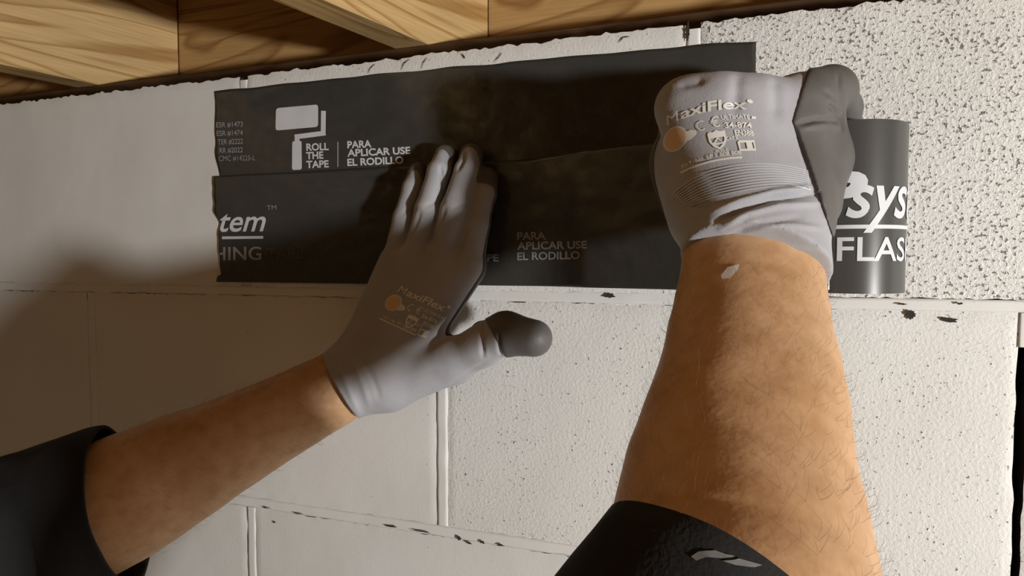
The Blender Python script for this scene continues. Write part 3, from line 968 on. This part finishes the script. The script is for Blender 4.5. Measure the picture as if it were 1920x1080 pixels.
def coatR(G):
    g = G - C
    side = np.maximum(-(g @ nA), -(g @ nB))
    back = 0.368 - (g @ FW) + 0.02 * np.clip((1.76 - G[..., 2]) / 0.03, 0, 1)
    return np.minimum(side, back)
foldR = [([(1340, 415), (1390, 392), (1450, 372), (1535, 362)], 5, 0.0030), ([(1350, 428), (1400, 402), (1460, 386), (1540, 380)], 5, -0.0018),
         ([(1330, 400), (1390, 376), (1450, 360), (1520, 352)], 5, -0.0018), ([(1370, 440), (1430, 418), (1500, 408)], 6, 0.0012),
         ([(1400, 432), (1470, 420), (1540, 428)], 5, -0.0010), ([(1262, 372), (1282, 386), (1330, 392)], 7, 0.0010),
         ([(1498, 232), (1530, 224), (1570, 226)], 4, 0.0022), ([(1505, 240), (1540, 234), (1575, 238)], 5, -0.0012),
         ([(1555, 196), (1566, 206), (1574, 220)], 4, 0.0028), ([(1548, 170), (1562, 180), (1570, 190)], 5, 0.0012),
         ([(1572, 140), (1578, 180), (1580, 240)], 4, 0.0022), ([(1490, 235), (1518, 320), (1545, 402)], 4, 0.0012),
         ([(1385, 135), (1382, 175), (1378, 210)], 12, 0.0016), ([(1455, 140), (1456, 180), (1456, 220)], 12, 0.0014),
         ([(1270, 160), (1300, 155), (1320, 150)], 8, 0.0015), ([(1300, 486), (1400, 455), (1540, 470)], 5, -0.0010)]
ge, gec = glove('glove', 'grey knit right glove gripping the tape roll',
                [(palR, .016, .006), (thR, .006, .012), (hyp, .006, .010), (f1, .004, .006), (f2, .004, .006), (f3, .004, .006), (f4, .004, .005)],
                hemR, hdR, coatR, foldR)

# prints on the backs of the gloves
def glove_print(root, bv, o, ex, ey, arc=0.0):
    o = np.array(o, float); ex = np.array(ex, float); ey = np.array(ey, float)
    def T(x, y):
        return o + ex * x + ey * (y + arc * 4 * (x - .5) ** 2 - arc)
    pr = empty('printed_mark', (0, 0, 0)); bpy.data.objects.remove(pr)
    sc = np.linalg.norm(ex)
    def txt(s, x0, y0, x1, cap, mat='gprint', bold=0.02, shear=0.0):
        V, Fc = text_vf(s, shear, bold)
        a, b = V[:, 0].min(), V[:, 0].max()
        px = np.array([T(x0 + (p[0] - a) / (b - a) * (x1 - x0), y0 - p[1] / .73 * cap) for p in V])
        lay('lettering', px, Fc, bv, 0.0005, M[mat], root, 4.0)
    def shp(pts, mat, nm, off=0.0005):
        lay(nm, [T(*p) for p in pts], [tuple(range(len(pts)))], bv, off, M[mat], root, 4.0)
    def bar(x0, y0, x1, y1, w):
        V, Fc = stroke([T(x0 + (x1 - x0) * i / 6, y0 + (y1 - y0) * i / 6) for i in range(7)], w * sc)
        lay('printed_line', V, Fc, bv, 0.0005, M['gprint'], root, 4.0)
    txt('M', 0.0, 0.0, 0.165, 0.155, shear=0.12); txt('axiFlex', 0.185, 0.0, 1.0, 0.155, bold=0.02, shear=0.12)
    shp([(1.045 + .035 * math.cos(a), -.13 + .03 * math.sin(a)) for a in np.linspace(0, 6.28, 11)[:-1]], 'gprint', 'registered_mark')
    # ball emblem with a stubby arm, cream outline under a tan fill
    def ball(g): return [(.06 + (.135 + g) * math.cos(a), .235 + (.155 + g) * math.sin(a)) for a in np.linspace(0, 6.283, 25)[:-1]]
    shp(ball(.022), 'gprint', 'ball_emblem', 0.0004)
    shp([(.16, .19), (.27, .20), (.33, .235), (.325, .29), (.25, .335), (.12, .345)], 'gprint', 'emblem_arm', 0.00045)
    shp(ball(0), 'gtan', 'emblem_fill', 0.0007)
    txt('C', 0.345, 0.26, 0.44, 0.16, bold=-0.01); txt('\u20ac', 0.52, 0.25, 0.63, 0.16, bold=0.0)
    # shield outline with a small mark inside
    sh = [(-.5, -.5), (-.2, -.45), (0, -.55), (.2, -.45), (.5, -.5), (.5, .05), (.3, .38), (0, .6), (-.3, .38), (-.5, .05), (-.5, -.5)]
    V, Fc = stroke([T(.56 + .19 * a, .44 + .23 * b) for a, b in sh], .028 * sc); lay('shield_mark', V, Fc, bv, 0.0005, M['gprint'], root, 4.0)
    V, Fc = stroke([T(.46, .37), T(.66, .37)], .06 * sc); lay('shield_band', V, Fc, bv, 0.0005, M['gprint'], root, 4.0)
    V, Fc = stroke([T(.50, .50), T(.56, .42), T(.62, .50), T(.50, .50)], .024 * sc); lay('shield_device', V, Fc, bv, 0.0005, M['gprint'], root, 4.0)
    txt('ULTIMATE', .66, .155, 1.00, .075, bold=0.02); bar(1.02, .12, 1.07, .12, .03)
    txt('34-874', .68, .285, 1.00, .085, bold=0.02)
    txt('EN388', .78, .405, 1.00, .085, bold=0.02)
    txt('CAT II', .66, .47, .80, .055, bold=0.01)
    sq = [(.80, .50), (.98, .49), (.98, .62), (.80, .63)]
    V, Fc = stroke([T(*p) for p in sq + sq[:1]], .03 * sc); lay('care_box', V, Fc, bv, 0.0005, M['gprint'], root, 4.0)
    V, Fc = stroke([T(.92, .50), T(.92, .62)], .07 * sc); lay('care_box_fill', V, Fc, bv, 0.0005, M['gprint'], root, 4.0)
    txt('4131A', .50, .635, .66, .05, bold=0.0)
    txt('PAT. No. EP 1 608 808', .03, .60, .74, .065, bold=0.012) if arc == 0 else txt('PAT. No. EP 1 608 808', .06, .70, .80, .065, bold=0.012)
    if arc == 0: bar(-.02, .635, .78, .655, .028)
    else: bar(.03, .74, .80, .745, .026)
glove_print(ge, bvh_of(ge), (1252, 236), (150, -30), (28, 122), 0.09)
glove_print(gl, bvh_of(gl), (745, 547), (86, 37), (-50, 80))

# rows of paler stitching across the right glove's wrist
bG = bvh_of(ge)
top = [(170, 715), (300, 622), (450, 577), (650, 560), (845, 600)]
bot = [(262, 772), (400, 722), (600, 686), (720, 676), (862, 690)]
RV, RF = [], []
def bez(pts, n=40):
    pts = np.array(pts, float); s = np.linspace(0, 1, len(pts)); t = np.linspace(0, 1, n)
    co = [np.polyfit(s, pts[:, i], 3) for i in (0, 1)]
    return np.stack([np.polyval(co[0], t), np.polyval(co[1], t)], 1)
for i in range(10):
    k = i / 9
    q = np.array(top) * (1 - k) + np.array(bot) * k
    line = bez(q / 2.7 + np.array([1200, 100]))
    V, Fc = stroke(list(line), 2.3)
    n0 = len(RV); RV += V; RF += [tuple(a + n0 for a in f) for f in Fc]
rb = lay('wrist_ribs', RV, RF, bG, 0.0006, M['rib'], ge, 60.0)
if rb: rb['kind'] = 'stuff'; rb['label'] = 'pale rows of elastic stitching'

# fine dark hair on both forearms
def hairs(n, seed):
    rnd = random.Random(seed)
    V, Fc = [], []
    me = person.data
    polys = [p for p in me.polygons]
    cand = []
    for p in polys:
        c0 = np.array(p.center); x, y, Z = to_px(c0[None])
        if Z[0] < 0.1: continue
        if (1120 < x[0] < 1660 and 500 < y[0] < 1150) or (150 < x[0] < 640 and 640 < y[0] < 1110):
            cand.append((p, x[0]))
    for _ in range(n):
        p, x = cand[rnd.randrange(len(cand))]
        vs = [np.array(me.vertices[i].co) for i in p.vertices]
        w = np.array([rnd.random() for _ in vs]); w /= w.sum()
        o = sum(a * b for a, b in zip(w, vs)); nn = np.array(p.normal)
        along = (L_WR - L_EL) if x < 800 else (R_WR - R_EL)
        along = along / np.linalg.norm(along)
        side = np.cross(nn, along) * rnd.uniform(-1.0, 0.5)
        d = along * 0.35 + side * 0.9 + nn * 0.35; d /= np.linalg.norm(d)
        L = rnd.uniform(0.004, 0.009); r = 0.000038
        p0 = o - nn * 0.0003; p1 = o + d * L * 0.5 + nn * 0.0006; p2 = o + d * L + along * 0.002 - nn * 0.0004
        q = np.cross(d, nn); q /= np.linalg.norm(q) + 1e-9
        b = len(V)
        V += [p0 + q * r, p0 - q * r, p0 + nn * r * 1.5, p1 + q * r, p1 - q * r, p1 + nn * r * 1.5, p2]
        Fc += [(b, b + 1, b + 4, b + 3), (b + 1, b + 2, b + 5, b + 4), (b + 2, b, b + 3, b + 5), (b + 3, b + 4, b + 6), (b + 4, b + 5, b + 6), (b + 5, b + 3, b + 6)]
    return V, Fc
hv, hf = hairs(2200, 3)
hair = mesh_obj('arm_hair', hv, hf, plain('brown_hair', (0.17, 0.095, 0.045), 0.6), person)
hair['kind'] = 'stuff'
